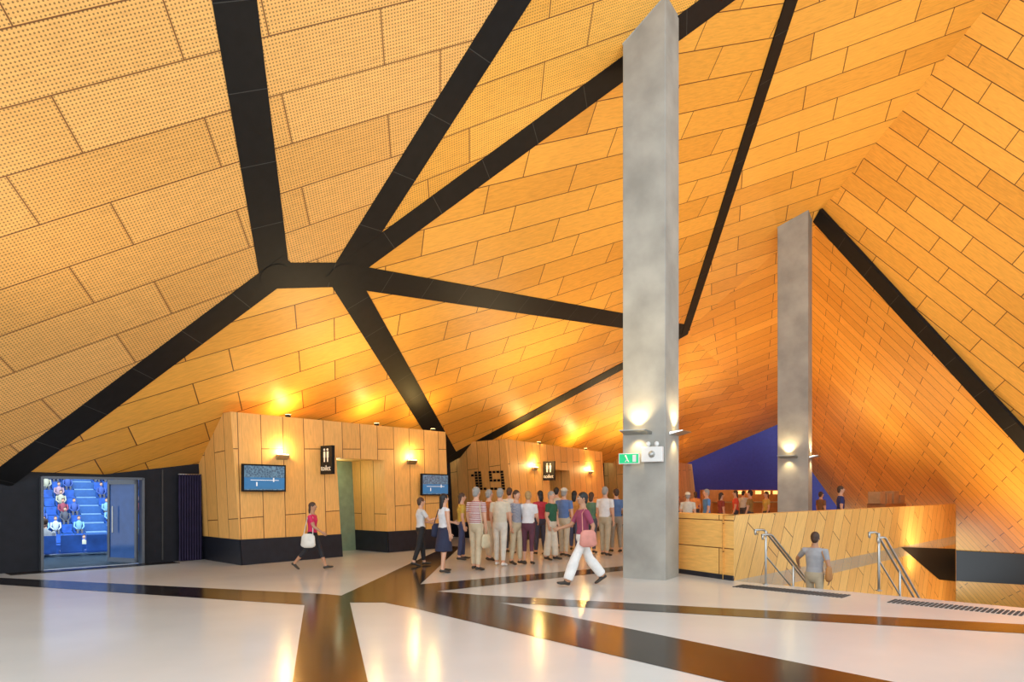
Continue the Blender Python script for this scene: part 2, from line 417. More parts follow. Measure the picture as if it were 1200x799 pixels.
def sconce(P, a, z, u, n, pw=34):
    mb = MB(); c = P(a, z)
    pts = [c+u*s*.15+n*d+V((0, 0, h)) for s in (-1, 1) for d, h in ((0.01, -.08), (.13, .02), (.13, .04), (.01, .04))]
    mb.add(pts, [(0, 1, 2, 3), (7, 6, 5, 4), (0, 4, 5, 1), (1, 5, 6, 2), (3, 7, 4, 0)], M_steel)
    mb.box(c+n*.07+V((0, 0, .045)), u, .24, .09, .012, M_glow)
    o = mb.obj("wall_sconce")
    light("sconce_lamp", 'POINT', c+n*.16+V((0, 0, .16)), pw, WARM, parent=o, size=.06)
sconce(P1, .179, 2.47, u1, n1); sconce(P1, .788, 2.49, u1, n1); sconce(P2, .22, 2.49, u2, n2, 45); sconce(P2, .82, 2.49, u2, n2, 50)
# uplights sitting on the booth roofs
def uplight(p, pw):
    mb = MB(); mb.tube([p, p+V((0, 0, .06))], [.06, .08], M_black, cap=False); mb.tube([p+V((0, 0, .061)), p+V((0, 0, .065))], [.07, .07], M_glow, cap=False)
    o = mb.obj("uplight"); light("uplight_lamp", 'POINT', p+V((0, 0, .16)), pw, (1, .70, .24), parent=o, size=.12)
for P, a, n, pw in ((P1, .22, n1, 30), (P1, .62, n1, 34), (P1, .93, n1, 40), (P2, .3, n2, 70), (P2, .8, n2, 70), (P3, .5, n3, 90)):
    uplight(P(a, H1)-n*.05, pw)
# televisions
def tv_mat():
    m, nt, b = principled("tv_picture")
    tc = nt.nodes.new("ShaderNodeTexCoord"); vo = nt.nodes.new("ShaderNodeTexVoronoi"); vo.inputs["Scale"].default_value = 22
    nt.links.new(tc.outputs["Object"], vo.inputs["Vector"])
    r = nt.nodes.new("ShaderNodeValToRGB"); r.color_ramp.elements[0].color = (.01, .03, .09, 1); r.color_ramp.elements[1].color = (.2, .38, .5, 1)
    nt.links.new(vo.outputs["Distance"], r.inputs["Fac"]); nt.links.new(r.outputs["Color"], b.inputs["Emission Color"])
    b.inputs["Base Color"].default_value = (.01, .01, .02, 1); b.inputs["Emission Strength"].default_value = .7; b.inputs["Roughness"].default_value = .1
    return m
M_tv = tv_mat()
def tv(P, a, z, u, n):
    mb = MB(); c = P(a, z)+n*.12
    mb.box(c, u, 1.08, .06, .62, M_black); mb.box(c+n*.032, u, 1.0, .004, .55, M_tv); mb.box(c-n*.075, u, .3, .09, .3, M_steel)
    mb.box(c+n*.033+V((0, 0, -.12)), u, 1.0, .005, .26, mat("tv_court", (.02, .10, .25), .3, emit=(.03, .15, .30), es=.7))
    mb.box(c+n*.036+V((0, 0, -.05)), u, .7, .004, .012, mat("tv_line", (.7, .7, .7), .3, emit=(.9, .9, .9), es=.5))
    for k, zz in ((-.2, -.14), (.22, -.04)): mb.box(c+n*.037+u*k+V((0, 0, zz)), u, .03, .004, .09, mat("tv_player", (.7, .7, .7), .3, emit=(.9, .9, .9), es=.5))
    mb.obj("wall_television")
tv(P1, .095, 1.95, u1, n1); tv(P1, .905, 1.85, u1, n1)
# projecting toilet signs
def txt(body, size, loc, u, up_, m, name, parent, align='CENTER'):
    cu = bpy.data.curves.new(name, 'FONT'); cu.body = body; cu.size = size; cu.align_x = align; cu.extrude = .003
    o = bpy.data.objects.new(name, cu); scene.collection.objects.link(o); cu.materials.append(m)
    u = u.normalized(); z = u.cross(up_).normalized()
    M = Matrix((u, up_, z)).transposed().to_4x4(); M.translation = loc; o.matrix_world = M
    if parent: o.parent = parent
def tsign(P, a, u, n, z=2.42):
    mb = MB(); c = P(a, z)+n*.27
    mb.box(c, n, .46, .09, .70, M_black); f = c-u*.048
    rt = n  # reading direction when looking along +u
    for s in (-.06, .07):
        mb.ell(f+rt*s+V((0, 0, .25)), (.028, .028, .03), M_white, 10, 6); mb.box(f+rt*s+V((0, 0, .13)), n, .07, .01, .15, M_white); mb.box(f+rt*s+V((0, 0, .01)), n, .045, .01, .12, M_white)
    o = mb.obj("toilet_sign"); txt("toilet", .185, f-u*.006+V((0, 0, -.26)), rt, V((0, 0, 1)), M_white, "sign_lettering", o)
tsign(P1, .343, u1, n1); tsign(P2, .30, u2, n2)
# dot-matrix gate number 19 on the flank of the second booth
digits = {'1': ["0110", "1110", "0110", "0110", "0110", "0110", "1111"], '9': ["1111", "1001", "1001", "1111", "0001", "0001", "1111"]}
mb = MB(); d_ = -sd2; lean2 = (V((-.37, 0, H1)))
def side2(s, z): return V((.14, 22.9, 0))+sd2*s+lean2*(z/H1)+sn2*.02
for j, ch in enumerate("19"):
    for r, row in enumerate(digits[ch]):
        for c, bit in enumerate(row):
            if bit == '1': mb.box(side2(1.80-(j*.92+c*.19), 2.33-r*.095), d_, .135, .012, .075, M_black)
mb.obj("gate_number_sign")
# ---------------------------------------------------------------- columns
def column(name, c4, planeP, planeN):
    mb = MB()
    def topz(p): return planeP.z-(planeN.x*(p.x-planeP.x)+planeN.y*(p.y-planeP.y))/planeN.z
    b = [V((x, y, 0)) for x, y in c4]; t = [up(p, topz(p)) for p in b]
    mb.add(b+t, [(0, 1, 5, 4), (1, 2, 6, 5), (2, 3, 7, 6), (3, 0, 4, 7), (7, 6, 5, 4)], M_conc)
    return mb.obj(name, bevel=.012)
near1 = V((2.82, 12.55, 0)); l1 = V((-.72, .40, 0)); r1 = V((.40, .62, 0))
col1 = column("concrete_column", [(p.x, p.y) for p in (near1, near1+r1, near1+r1+l1, near1+l1)], P0, n0)
near2 = V((9.11, 21.0, 0)); l2 = V((-.75, .5, 0)); r2 = V((.35, .52, 0))
col2 = column("concrete_column", [(p.x, p.y) for p in (near2, near2+r2, near2+r2+l2, near2+l2)], Fp, n7)
def colsconce(near, l, r, z, pw):
    mb = MB()
    lights = []
    for (c, d, off) in ((near+l*.62, l.normalized(), V((l.y, -l.x, 0)).normalized()), (near+r*.62, r.normalized(), V((r.y, -r.x, 0)).normalized())):
        if off.dot(CAM-c) < 0: off = -off
        c = up(c, z)
        q = [c-d*.26+off*.005, c+d*.26+off*.005, c+d*.30+off*.24+V((0, 0, .03)), c-d*.20+off*.24+V((0, 0, .03))]
        mb.add(q+[p+V((0, 0, -.05)) for p in q[:2]]+[p+V((0, 0, -.015)) for p in q[2:]], [(0, 1, 2, 3), (7, 6, 5, 4), (0, 4, 5, 1), (1, 5, 6, 2), (2, 6, 7, 3), (3, 7, 4, 0)], M_steel)
        mb.box(c+off*.11+V((0, 0, .022)), d, .2, .08, .012, M_glow)
        lights.append((c+off*.13+V((0, 0, .06)), c-off*.06+V((0, 0, 1.6))))
        lights.append((c+off*.13+V((0, 0, -.09)), c-off*.10+V((0, 0, -1.6))))
    o = mb.obj("column_sconce")
    for i, (p, t) in enumerate(lights): light("sconce_spot", 'SPOT', p, pw*(1 if i % 2 == 0 else .25), (1, .74, .38), parent=o, target=t, size=.04, spot=110, blend=.9)
colsconce(near1, l1, r1, 2.75, 90); colsconce(near2, l2, r2, 2.75, 90)
# exit sign and sounder box on column
mb = MB(); fd = l1.normalized(); fn = V((fd.y, -fd.x, 0)); fn = fn if fn.dot(-near1) > 0 else -fn
c = near1+l1*.80+fn*.10+V((0, 0, 2.25)); mb.box(c, fd, .40, .05, .20, M_white)
mb.box(c+fn*.027, fd, .37, .006, .17, mat("exit_green", (.0, .32, .12), .4, emit=(0, .45, .15), es=.8))
f = c+fn*.033
mb.ell(f+fd*.06+V((0, 0, .05)), (.018, .018, .018), M_white, 8, 6)
mb.tube([f+fd*.05+V((0, 0, .03)), f+fd*.03-V((0, 0, .02))], [.014, .012], M_white, seg=6); mb.tube([f+fd*.03-V((0, 0, .02)), f-V((0, 0, .06))+fd*0], [.01, .01], M_white, seg=6)
mb.tube([f+fd*.03-V((0, 0, .02)), f+fd*.07-V((0, 0, .06))], [.01, .01], M_white, seg=6)
mb.box(f-fd*.11, fd, .07, .004, .13, M_white); mb.box(c-fn*.05, fd, .06, .08, .06, M_steel)
mb.obj("exit_sign", bevel=.004)
mb = MB(); c = near1+l1*.27+fn*.07+V((0, 0, 2.32)); mb.box(c, fd, .40, .10, .28, M_white); mb.tube([c+fn*.05, c+fn*.07], [.07, .05], M_steel); mb.ell(c+V((0, 0, .19))+fd*.08, (.045, .045, .05), M_white); mb.ell(c+V((0, 0, .19))-fd*.08, (.045, .045, .05), M_white)
mb.obj("sounder_box", bevel=.01)
# ---------------------------------------------------------------- parapet round the stair void
mb = MB(); HP = 1.2; th = .22
nP = V((-eS.y, eS.x, 0))   # away from void
a, b = S0, PEnd
M_par = wood("plywood_parapet", (.86, .50, .14), (.74, .38, .09), 1.9, .52, ms=.010)
lean_d = (V((0, 0, 1))+eS*.55).normalized(); lean_v = (eS-V((0, 0, 1))*.55).normalized()
bsd = (a, lean_d, lean_v)
mb.poly([a-V((0, 0, 4.2)), b-V((0, 0, 4.2)), up(b, HP), up(a, HP)], M_par, bsd)
mb.poly([a+nP*th, b+nP*th, up(b+nP*th, HP), up(a+nP*th, HP)], M_par, (a, eS, V((0, 0, 1))))
mb.poly([up(a, HP), up(b, HP), up(b+nP*th, HP), up(a+nP*th, HP)], M_par, (a, eS, nP))
rd = V((-.5, .86, 0)).normalized(); R = S0+rd*1.95
p4 = [S0, R, R+V((.5, .3, 0)), S0+eS*.5+nP*.1]
for i in range(4):
    c_, d_2 = p4[i], p4[(i+1) % 4]
    mb.poly([c_, d_2, up(d_2, HP), up(c_, HP)], M_par, (c_+V((0, 0, .58))+(d_2-c_).normalized()*.35, (d_2-c_).normalized(), V((0, 0, 1))))
mb.poly([up(p, HP) for p in p4], M_par, (a, rd, eS))
n_r = V((rd.y, -rd.x, 0)); n_r = n_r if n_r.dot(-S0) > 0 else -n_r
mb.box((S0+R)/2+n_r*.012+V((0, 0, .045)), rd, 1.95, .03, .09, M_plinth)
vn = V((eS.y, -eS.x, 0))
q = [hit(x, y, S0, vn)+vn*.02 for x, y in ((1055, 641), (1119, 643), (1119, 681), (1100, 679))]
mb.poly(q, M_black)
mb.obj("wall_parapet")
# ---------------------------------------------------------------- stairs, lower floor
mb = MB(); nst = 22; tr, rs = .30, .172; Wst = 7.0
for i in range(nst):
    s0 = S0+eS*(i*tr)+eR*.02; z = -(i+1)*rs
    q = [s0, s0+eR*Wst, s0+eR*Wst+eS*(tr+.02), s0+eS*(tr+.02)]
    mb.add([up(p, z) for p in q]+[up(p, z-.35) for p in q], [(0, 1, 2, 3), (0, 4, 5, 1), (1, 5, 6, 2), (2, 6, 7, 3), (3, 7, 4, 0)], M_step)
    mb.add([up(p, z+.002) for p in (q[0], q[1], q[1]+eS*.05, q[0]+eS*.05)], [(0, 1, 2, 3)], M_black)
mb.obj("staircase")
mb = MB(); mb.poly([S0+V((0, 0, -4.2)), V((13.4, 3.5, -4.2)), V((26, 12, -4.2)), V((26, 44, -4.2)), PEnd-V((0, 0, 4.2))], M_step); mb.obj("floor_lower")
def rail(base):
    mb = MB(); z = V((0, 0, 1)); dn = (eS*tr-z*rs).normalized(); h = .96
    for off in (0, .13):
        o = base+eR*off
        hh = h-off*.6
        pts = [o-eS*.28+z*(hh-.07), o-eS*.3+z*hh, o-eS*.0+z*hh, o+eS*.10+z*(hh-.02)]
        pts += [o+eS*.1+z*(hh-.02)+dn*x for x in (.4, 1, 2, 3, 4.2)]
        mb.tube(pts, [.021]*len(pts), M_steel, ref=eR, seg=10)
    for kx in (0, 1.25, 2.5, 3.75):
        zz = -math.ceil(max(kx, 0)/tr)*rs if kx > 0 else 0
        top = z*(h-.0)-z*(kx*rs/tr)
        o = base+eS*kx*.98+eR*.06
        mb.tube([up(o, zz), o+top-z*.02], [.02, .02], M_steel, ref=eR, seg=10)
        mb.tube([up(o, zz), up(o, zz+.012)], [.05, .05], M_steel, seg=12, cap=False)
    mb.tube([base+eR*.06+z*.5, base+eR*.06+z*.5+dn*4.2], [.014, .014], M_steel, ref=eR, seg=8)
    return mb.obj("handrail", smooth=True)
rail(V((4.42, 12.05, 0))); rail(V((5.88, 11.15, 0))+eS*.15)
def tactile(a, b, dep):
    mb = MB(); d = (b-a).normalized(); s_ = V((-d.y, d.x, 0)); s_ = s_ if s_.dot(-a) > 0 else -s_
    Ln = (b-a).length; nx = int(Ln/.06)
    for i in range(nx):
        for j in range(int(dep/.06)):
            c = a+d*(i*.06+.03)+s_*(j*.06); 
            mb.box(c+V((0, 0, .004)), d, .036, .042, .008, M_joint)
    mb.obj("tactile_strip")
off = -eS*.42
tactile(S0+eR*.35+off, S0+eR*2.15+off, .44); tactile(S0+eR*2.75+off, S0+eR*5.6+off, .44)
# ---------------------------------------------------------------- far bar and goods behind the parapet
mb = MB(); M_cw = mat("bar_front", (.35, .15, .05), .5)
c = V((13.0, 37, 0)); mb.box(c+V((0, 0, .55)), V((1, .2, 0)), 4.2, .7, 1.1, M_cw); mb.box(c+V((0, 0, 1.12)), V((1, .2, 0)), 4.4, .85, .06, M_steel)
mb.box(c+V((0.3, 2, .9)), V((1, .2, 0)), 5.4, .25, 1.8, M_cw)
for i in range(9): mb.box(c+V((-2+i*.5, 1.8, 1.65)), V((1, .2, 0)), .35, .05, .2, mat("menu_light", (1, .7, .4), .5, emit=(1, .5, .15), es=1.5))
mb.obj("bar_counter"); light("bar_lamp", 'POINT', c+V((0, -.6, 2.6)), 160, (1, .6, .28), size=.2)
mb = MB(); M_box = mat("cardboard", (.42, .24, .11), .8)
c = V((13.4, 24.4, 0)); mb.box(c+V((0, 0, .62)), V((1, .9, 0)), 2.0, .6, 1.24, M_cw)
for i, (x, h) in enumerate(((-.7, .42), (-.25, .36), (.25, .44), (.7, .3))): mb.box(c+V((x, x*.9, 1.24+h/2)), V((1, .9, 0)), .5, .4, h, M_box)
mb.obj("stacked_cartons", bevel=.01)
# ---------------------------------------------------------------- people
SK = {'fair': M_skin, 'tan': mat("skin_tan", (.45, .23, .13), .5, var=.05), 'olive': mat("skin_olive", (.55, .32, .2), .5, var=.05)}
HR = {'black': mat("hair_black", (.012, .01, .01), .5), 'brown': M_hairb, 'grey': mat("hair_grey", (.30, .29, .27), .6), 'blond': mat("hair_blond", (.42, .27, .11), .6)}
M_eye = mat("eye_white", (.8, .8, .78), .3, var=.01); M_pup = mat("pupil", (.01, .01, .01), .2); M_lip = mat("lips", (.45, .12, .1), .5)
M_shoe = mat("shoe_dark", (.03, .025, .02), .5); M_shoew = mat("shoe_white", (.7, .7, .68), .5)
_cl = {}
def cloth(col, kind='plain'):
    key = (col, kind)
    if key in _cl: return _cl[key]
    if kind == 'plain': m = mat("cloth_%d" % len(_cl), col, .8, var=.1, scale=9)
    else:
        m, nt, b = principled("cloth_%s_%d" % (kind, len(_cl))); b.inputs["Roughness"].default_value = .8
        tc = nt.nodes.new("ShaderNodeTexCoord")
        if kind == 'stripe':
            wv = nt.nodes.new("ShaderNodeTexWave"); wv.bands_direction = 'Z'; wv.inputs["Scale"].default_value = 7.5
            nt.links.new(tc.outputs["Object"], wv.inputs["Vector"]); out = wv.outputs["Fac"]
        else:
            ck = nt.nodes.new("ShaderNodeTexChecker"); ck.inputs["Scale"].default_value = 32
            nt.links.new(tc.outputs["Object"], ck.inputs["Vector"]); out = ck.outputs["Fac"]
        r = nt.nodes.new("ShaderNodeValToRGB"); r.color_ramp.interpolation = 'CONSTANT'
        c2 = (.68, .64, .6) if kind == 'stripe' else (.40, .40, .42)
        r.color_ramp.elements[0].color = (*col, 1); r.color_ramp.elements[1].position = .5; r.color_ramp.elements[1].color = (*c2, 1)
        nt.links.new(out, r.inputs["Fac"]); nt.links.new(r.outputs["Color"], b.inputs["Base Color"])
    _cl[key] = m; return m
def person(name, pos, face, H=1.68, shirt=(.6, .6, .6), sk='plain', pants=(.1, .1, .12), skin='fair', hair='brown', bottoms='trousers',
           sleeve=.62, hl=0, hip=(5, -4), knee=(3, 3), arm=(4, -2), abd=(9, 9), elbow=(14, 16), lean=0, hat=None, bag=None, fem=False, shoe=None, belly=0, turn=0):
    k = H/1.75; rad = math.radians
    ms = cloth(shirt, sk); mp_ = cloth(pants); msk = SK[skin]; mh = HR[hair]; mshoe = shoe or M_shoe
    tmp = MB(); dm = msk
    def legpts(s, h, kn):
        hp = V((s*.092, 0, .93)); d1 = V((0, math.sin(rad(h)), -math.cos(rad(h)))); d2 = V((0, math.sin(rad(h-kn)), -math.cos(rad(h-kn))))
        kp = hp+d1*.43; ap = kp+d2*.41+V((s*.01, 0, 0)); fa = rad((h-kn)*.75 if (h-kn) < 0 else (h-kn)*.5)
        fd_ = V((s*.12, math.cos(fa), math.sin(fa))).normalized()
        dn_ = V((0, math.sin(fa), -math.cos(fa)))
        heel = ap-fd_*.045+dn_*.055; ball = ap+fd_*.13+dn_*.065; toe = ap+fd_*.19+dn_*.066
        return hp, kp, ap, heel, ball, toe
    LG = [legpts(s, h, kn) for s, h, kn in zip((-1, 1), hip, knee)]
    zmin = min(min(l[3].z-.032, l[4].z-.030, l[5].z-.022) for l in LG)
    sh = V((0, 0, -zmin))
    def S(p): return (p+sh)*k
    pel = V((0, 0, .95)); Rl = Matrix.Rotation(-rad(lean), 3, 'X')
    def U(p): return S(pel+Rl @ (p-pel))
    hipw, wst, cht, shd = (.172, .128, .150, .150) if fem else (.165, .150, .172, .172)
    wst += belly*.6
    tz = [.84, .90, .98, 1.08, 1.19, 1.30, 1.39, 1.445, 1.475, 1.56]
    tr_ = [(.13, .10), (hipw, .118), (hipw-.004, .118+belly*.5), (wst, .102+belly), (wst+.012, .108+belly), (cht, .118+(.015 if fem else 0)), (shd, .10), (.105, .078), (.060, .060), (.053, .056)]
    tmp.tube([U(V((0, (belly*.4 if 1.0 < z < 1.25 else 0), z))) for z in tz], [(a*k, b*k) for a, b in tr_], dm, seg=16)
    bones = [(U(V((0, 0, .86))), U(V((0, 0, 1.42))), .13*k, .13*k, 'torso'), (U(V((0, 0, 1.48))), U(V((0, 0, 1.56))), .05*k, .05*k, 'skin')]
    hc = U(V((0, .012, 1.635)))
    tmp.ell(hc, (.074*k, .093*k, .112*k), dm, 16, 12); tmp.ell(hc+Rl @ V((0, .018, -.055))*k, (.054*k, .068*k, .06*k), dm, 14, 10)
    bones.append((hc, hc, .09*k, .09*k, 'skin'))
    wide = .014 if bottoms in ('trousers', 'wide') else 0
    wd2 = .03 if bottoms == 'wide' else 0
    for s, l in zip((-1, 1), LG):
        hp, kp, ap, heel, ball, toe = [S(p) for p in l]
        mid = hp.lerp(kp, .5); calf = kp.lerp(ap, .3)
        tmp.tube([hp+V((0, 0, .03*k)), mid, kp, calf, ap.lerp(kp, .08)], [r*k for r in (.088, .077+wide*.4, .057+wide+wd2*.6, .055+wide+wd2, (.036 if not wide else .052+wd2*1.3))], dm, seg=12)
        tmp.tube([ap.lerp(kp, .1), ap], [.036*k, .036*k], dm, seg=10)
        tmp.tube([heel, (heel+ball)/2+V((0, 0, .012*k)), ball, toe], [(.034*k, .034*k), (.038*k, .036*k), (.046*k, .030*k), (.036*k, .022*k)], dm, seg=10)
        tmp.tube([ap, (heel+ball)/2], [.036*k, .034*k], dm, seg=10)
        bones += [(hp, kp, .08*k, .06*k, 'thigh'), (kp, ap, .056*k, .04*k, 'shank'), (heel, toe, .042*k, .034*k, 'foot')]
    if bottoms in ('skirt', 'longskirt'):
        hem = .47 if bottoms == 'skirt' else .22
        sp = max(abs(hip[0]-hip[1])/100.0, .02)
        tmp.tube([S(V((0, 0, 1.02))), S(V((0, 0, .88))), S(V((0, 0, .68))), S(V((0, 0, hem)))], [(wst*k+.01, .11*k), (.180*k, .130*k), (.185*k, (.135+sp*.4)*k), (.185*k, (.135+sp*.7)*k)], dm, seg=18, cap=False)
    hands = []
    for i, s in enumerate((-1, 1)):
        sw, ab, el = rad(arm[i]), rad(abd[i]), rad(elbow[i])
        shp = V((s*(shd+.012), 0, 1.395)); d1 = V((s*math.sin(ab), math.sin(sw)*math.cos(ab), -math.cos(sw)*math.cos(ab)))
        a2 = sw+el; ab2 = ab*.35-rad(6)
        d2 = V((s*math.sin(ab2), math.sin(a2)*math.cos(ab2), -math.cos(a2)*math.cos(ab2)))
        e = shp+d1*.29; wr = e+d2*.25
        P_ = [U(V((s*.10, 0, 1.40))), U(shp), U(shp.lerp(e, .5)), U(e), U(e.lerp(wr, .35)), U(wr)]
        sl = .008 if sleeve > .2 else 0
        tmp.tube(P_, [(.05*k, .05*k), ((.055+sl)*k,)*2, ((.048+sl)*k,)*2, (.040*k,)*2, (.038*k,)*2, (.026*k, .024*k)], dm, seg=12)
        hd = (Rl @ d2).normalized(); pw_ = U(wr)
        side = V((s, 0, 0)); side = (side-hd*side.dot(hd)).normalized(); frw = hd.cross(side).normalized()
        if frw.y < 0 and abs(frw.y) > .01: frw = -frw
        if frw.dot(V((0, 1, .3))) < 0: frw = -frw
        tmp.tube([pw_, pw_+hd*.035*k, pw_+hd*.08*k], [(.017*k, .026*k), (.016*k, .038*k), (.014*k, .038*k)], dm, ref=side, seg=10)
        hands.append((pw_, hd, side, frw))
        bones += [(U(shp), U(e), .05*k, .042*k, 'uarm'), (U(e), U(wr)+hd*.1*k, .038*k, .028*k, 'farm')]
    ob = tmp.obj("tmp"); rm = ob.modifiers.new("r", "REMESH"); rm.mode = 'VOXEL'; rm.voxel_size = .0125*k
    sm = ob.modifiers.new("s", "SMOOTH"); sm.factor = .5; sm.iterations = 4
    dg = bpy.context.evaluated_depsgraph_get(); me = bpy.data.meshes.new_from_object(ob.evaluated_get(dg))
    nv = len(me.vertices); co = np.empty(nv*3, 'f'); me.vertices.foreach_get('co', co); co = co.reshape(-1, 3)
    npoly = len(me.polygons); cen = np.empty(npoly*3, 'f'); me.polygons.foreach_get('center', cen); cen = cen.reshape(-1, 3)
    faces = [list(p.vertices) for p in me.polygons]
    bestd = np.full(npoly, 1e9); lab = np.zeros(npoly, int); tt = np.zeros(npoly)
    names = []
    for bi, (a, b_, ra, rb, nm) in enumerate(bones):
        a_ = np.array(a); d = np.array(b_)-a_; dd = max((d*d).sum(), 1e-9)
        t = np.clip(((cen-a_) @ d)/dd, 0, 1); q_ = a_+t[:, None]*d; ds = np.linalg.norm(cen-q_, axis=1)-(ra+(rb-ra)*t)
        up_ = ds < bestd; bestd[up_] = ds[up_]; lab[up_] = bi; tt[up_] = t[up_]; names.append(nm)
    fin = MB(); order = [ms, mp_, msk, mshoe]
    fin.mats = order[:]
    fin.v = [V(c) for c in co.tolist()]; fin.f = faces
    lim_th = {'trousers': 2, 'wide': 2, 'shorts': .92, 'capri': 2, 'skirt': .4, 'longskirt': .4}[bottoms]
    lim_sh = {'trousers': .93, 'wide': .96, 'shorts': -1, 'capri': .5, 'skirt': -1, 'longskirt': -1}[bottoms]
    hemz = {'skirt': .46, 'longskirt': .21}.get(bottoms, 99)*k
    out = []
    wz = S(V((0, 0, 1.0))).z; nbase = U(V((0, 0, 1.452)))
    for i in range(npoly):
        nm = names[lab[i]]; t = tt[i]; z = cen[i][2]
        # neckline: a little lower at the front than at the nape
        if nm in ('torso', 'skin', 'uarm') and z > nbase.z-.28*max(0, cen[i][1]-nbase.y) and abs(cen[i][0]) < .10*k: c = 2
        elif nm == 'torso': c = 1 if t < .22 else 0
        elif nm == 'skin': c = 2
        elif nm == 'uarm': c = 0 if t < sleeve else 2
        elif nm == 'farm': c = 0 if sleeve > 1.2 and t < .7 else 2
        elif nm == 'thigh': c = 1 if t < lim_th else 2
        elif nm == 'shank': c = 1 if t < lim_sh else 2
        else: c = 3
        if hemz < 90 and nm in ('thigh', 'shank', 'torso') and hemz+sh.z*k < z < wz: c = 1
        out.append(c)
    fin.m = out
    bpy.data.objects.remove(ob)
    for pw_, hd, side, frw in hands:
        for j, (o_, ln) in enumerate(((.030, .066), (.010, .074), (-.010, .070), (-.029, .056))):
            b0 = pw_+hd*.072*k+frw*o_*k; c1 = b0+(hd-side*.15)*(ln*.5*k); c2 = c1+(hd*.8-side*.6)*(ln*.45*k)
            fin.tube([b0, c1, c2], [.0092*k, .0085*k, .007*k], msk, ref=side, seg=7)
        b0 = pw_+hd*.025*k+frw*.026*k; c1 = b0+(frw*.8+hd*.6)*.032*k; fin.tube([b0, c1, c1+(hd*.9+frw*.3-side*.3)*.028*k], [.012*k, .010*k, .008*k], msk, ref=side, seg=7)
    Rt = Rl @ Matrix.Rotation(rad(turn), 3, 'Z')
    def hp_(x, y, z): return hc+(Rt @ V((x, y, z)))*k
    fin.ell(hp_(0, .098, -.012), (.012*k, .016*k, .021*k), msk, 8, 6, Rt)
    for s in (-1, 1):
        fin.ell(hp_(s*.029, .083, .008), (.013*k, .008*k, .008*k), M_eye, 8, 6, Rt); fin.ell(hp_(s*.029, .090, .008), (.006*k, .004*k, .006*k), M_pup, 8, 6, Rt)
        fin.ell(hp_(s*.029, .088, .026), (.016*k, .005*k, .004*k), mh, 8, 6, Rt)
        fin.ell(hp_(s*.077, -.002, -.008), (.009*k, .018*k, .028*k), msk, 8, 6, Rt)
    fin.ell(hp_(0, .086, -.055), (.022*k, .007*k, .007*k), M_lip, 8, 6, Rt)
    fin.ell(hp_(0, -.015, .026), (.081*k, .098*k, .100*k), mh, 16, 10, Rt)
    fin.ell(hp_(0, -.045, -.02), (.068*k, .062*k, .085*k), mh, 14, 8, Rt)
    if hl: fin.tube([hp_(0, -.05, .0), hp_(0, -.072, -.09), hp_(0, -.085, -.09-.14*hl)], [(.075*k, .05*k), (.07*k, .036*k), (.05*k, .02*k)], mh, ref=Rt @ V((1, 0, 0)), seg=12)
    if hat:
        mh2 = cloth(hat); fin.ell(hp_(0, -.012, .06), (.088*k, .104*k, .075*k), mh2, 16, 8, Rt); fin.ell(hp_(0, .02, .052), (.12*k, .15*k, .008*k), mh2, 16, 6, Rt)
    if bag:
        mbg = cloth(bag[0]); s = bag[1]; c_ = S(V((s*(hipw+.09), .0, bag[2] if len(bag) > 2 else .93)))
        fin.tube([c_+V((0, 0, -.13)), c_+V((0, 0, -.1)), c_+V((0, 0, .08)), c_+V((0, 0, .12))], [(.045, .14), (.06, .16), (.045, .14), (.03, .11)], mbg, ref=V((1, 0, 0)), seg=14)
        fin.tube([c_+V((0, .1, .1)), U(V((s*.14, .07, 1.37))), U(V((s*.14, 0, 1.462))), U(V((s*.14, -.07, 1.37))), c_+V((0, -.1, .1))], [.009]*5, mbg, seg=6)
    o = fin.obj(name, smooth=True)
    f_ = V((face[0], face[1], 0)).normalized(); o.location = pos; o.rotation_euler = (0, 0, math.atan2(-f_.x, f_.y))
    return o
walk = dict(hip=(24, -20), knee=(6, 22), arm=(-22, 26), elbow=(20, 30))
person("walking_woman", fl(366, 667), (.95, -.1), 1.45, shirt=(.62, .02, .10), pants=(.015, .015, .02), hair='brown', fem=True, hl=.5, bag=((.7, .68, .62), 1, .80), skin='tan', bottoms='capri', shoe=M_shoe, **walk)
person("walking_woman", fl(493, 663), (.85, .4), 1.50, shirt=(.62, .62, .62), pants=(.012, .012, .014), hair='brown', fem=True, hip=(10, -10), knee=(4, 10), arm=(20, 35), elbow=(60, 70))
person("standing_woman", fl(520, 671), (.8, .55), 1.58, shirt=(.66, .66, .68), pants=(.02, .025, .06), hair='black', fem=True, bottoms='skirt', sleeve=.1, hl=1.0, hip=(5, -5), arm=(25, 0), elbow=(55, 15), bag=((.02, .025, .06), -1))
person("standing_man", fl(558, 668), (.5, .8), 1.72, shirt=(.30, .04, .05), sk='stripe', pants=(.56, .46, .31), hair='grey', belly=.04, bag=((.58, .50, .33), 1, .62))
person("standing_man", fl(586, 663), (.3, .9), 1.70, shirt=(.60, .54, .42), pants=(.64, .60, .52), hair='grey', belly=.03, shoe=M_shoew, arm=(6, 4))
person("standing_man", fl(605, 661), (.5, -.5), 1.66, shirt=(.16, .18, .26), sk='check', pants=(.50, .41, .27), hair='brown', hip=(3, -3))
person("standing_woman", fl(619, 661), (.2, .95), 1.64, shirt=(.70, .70, .71), pants=(.10, .03, .05), hair='blond', fem=True, bottoms='capri', arm=(10, 12), elbow=(40, 50), belly=.03)
person("standing_man", fl(573, 657), (.7, .7), 1.68, shirt=(.35, .10, .03), pants=(.5, .4, .28), hair='grey')
person("standing_woman", fl(541, 656), (.9, .2), 1.60, shirt=(.5, .33, .05), pants=(.04, .05, .12), hair='brown', fem=True, hl=.5)
person("standing_woman", fl(646, 656), (.4, -.3), 1.64, shirt=(.02, .10, .05), pants=(.62, .56, .45), hair='grey', fem=True, bottoms='wide', belly=.02)
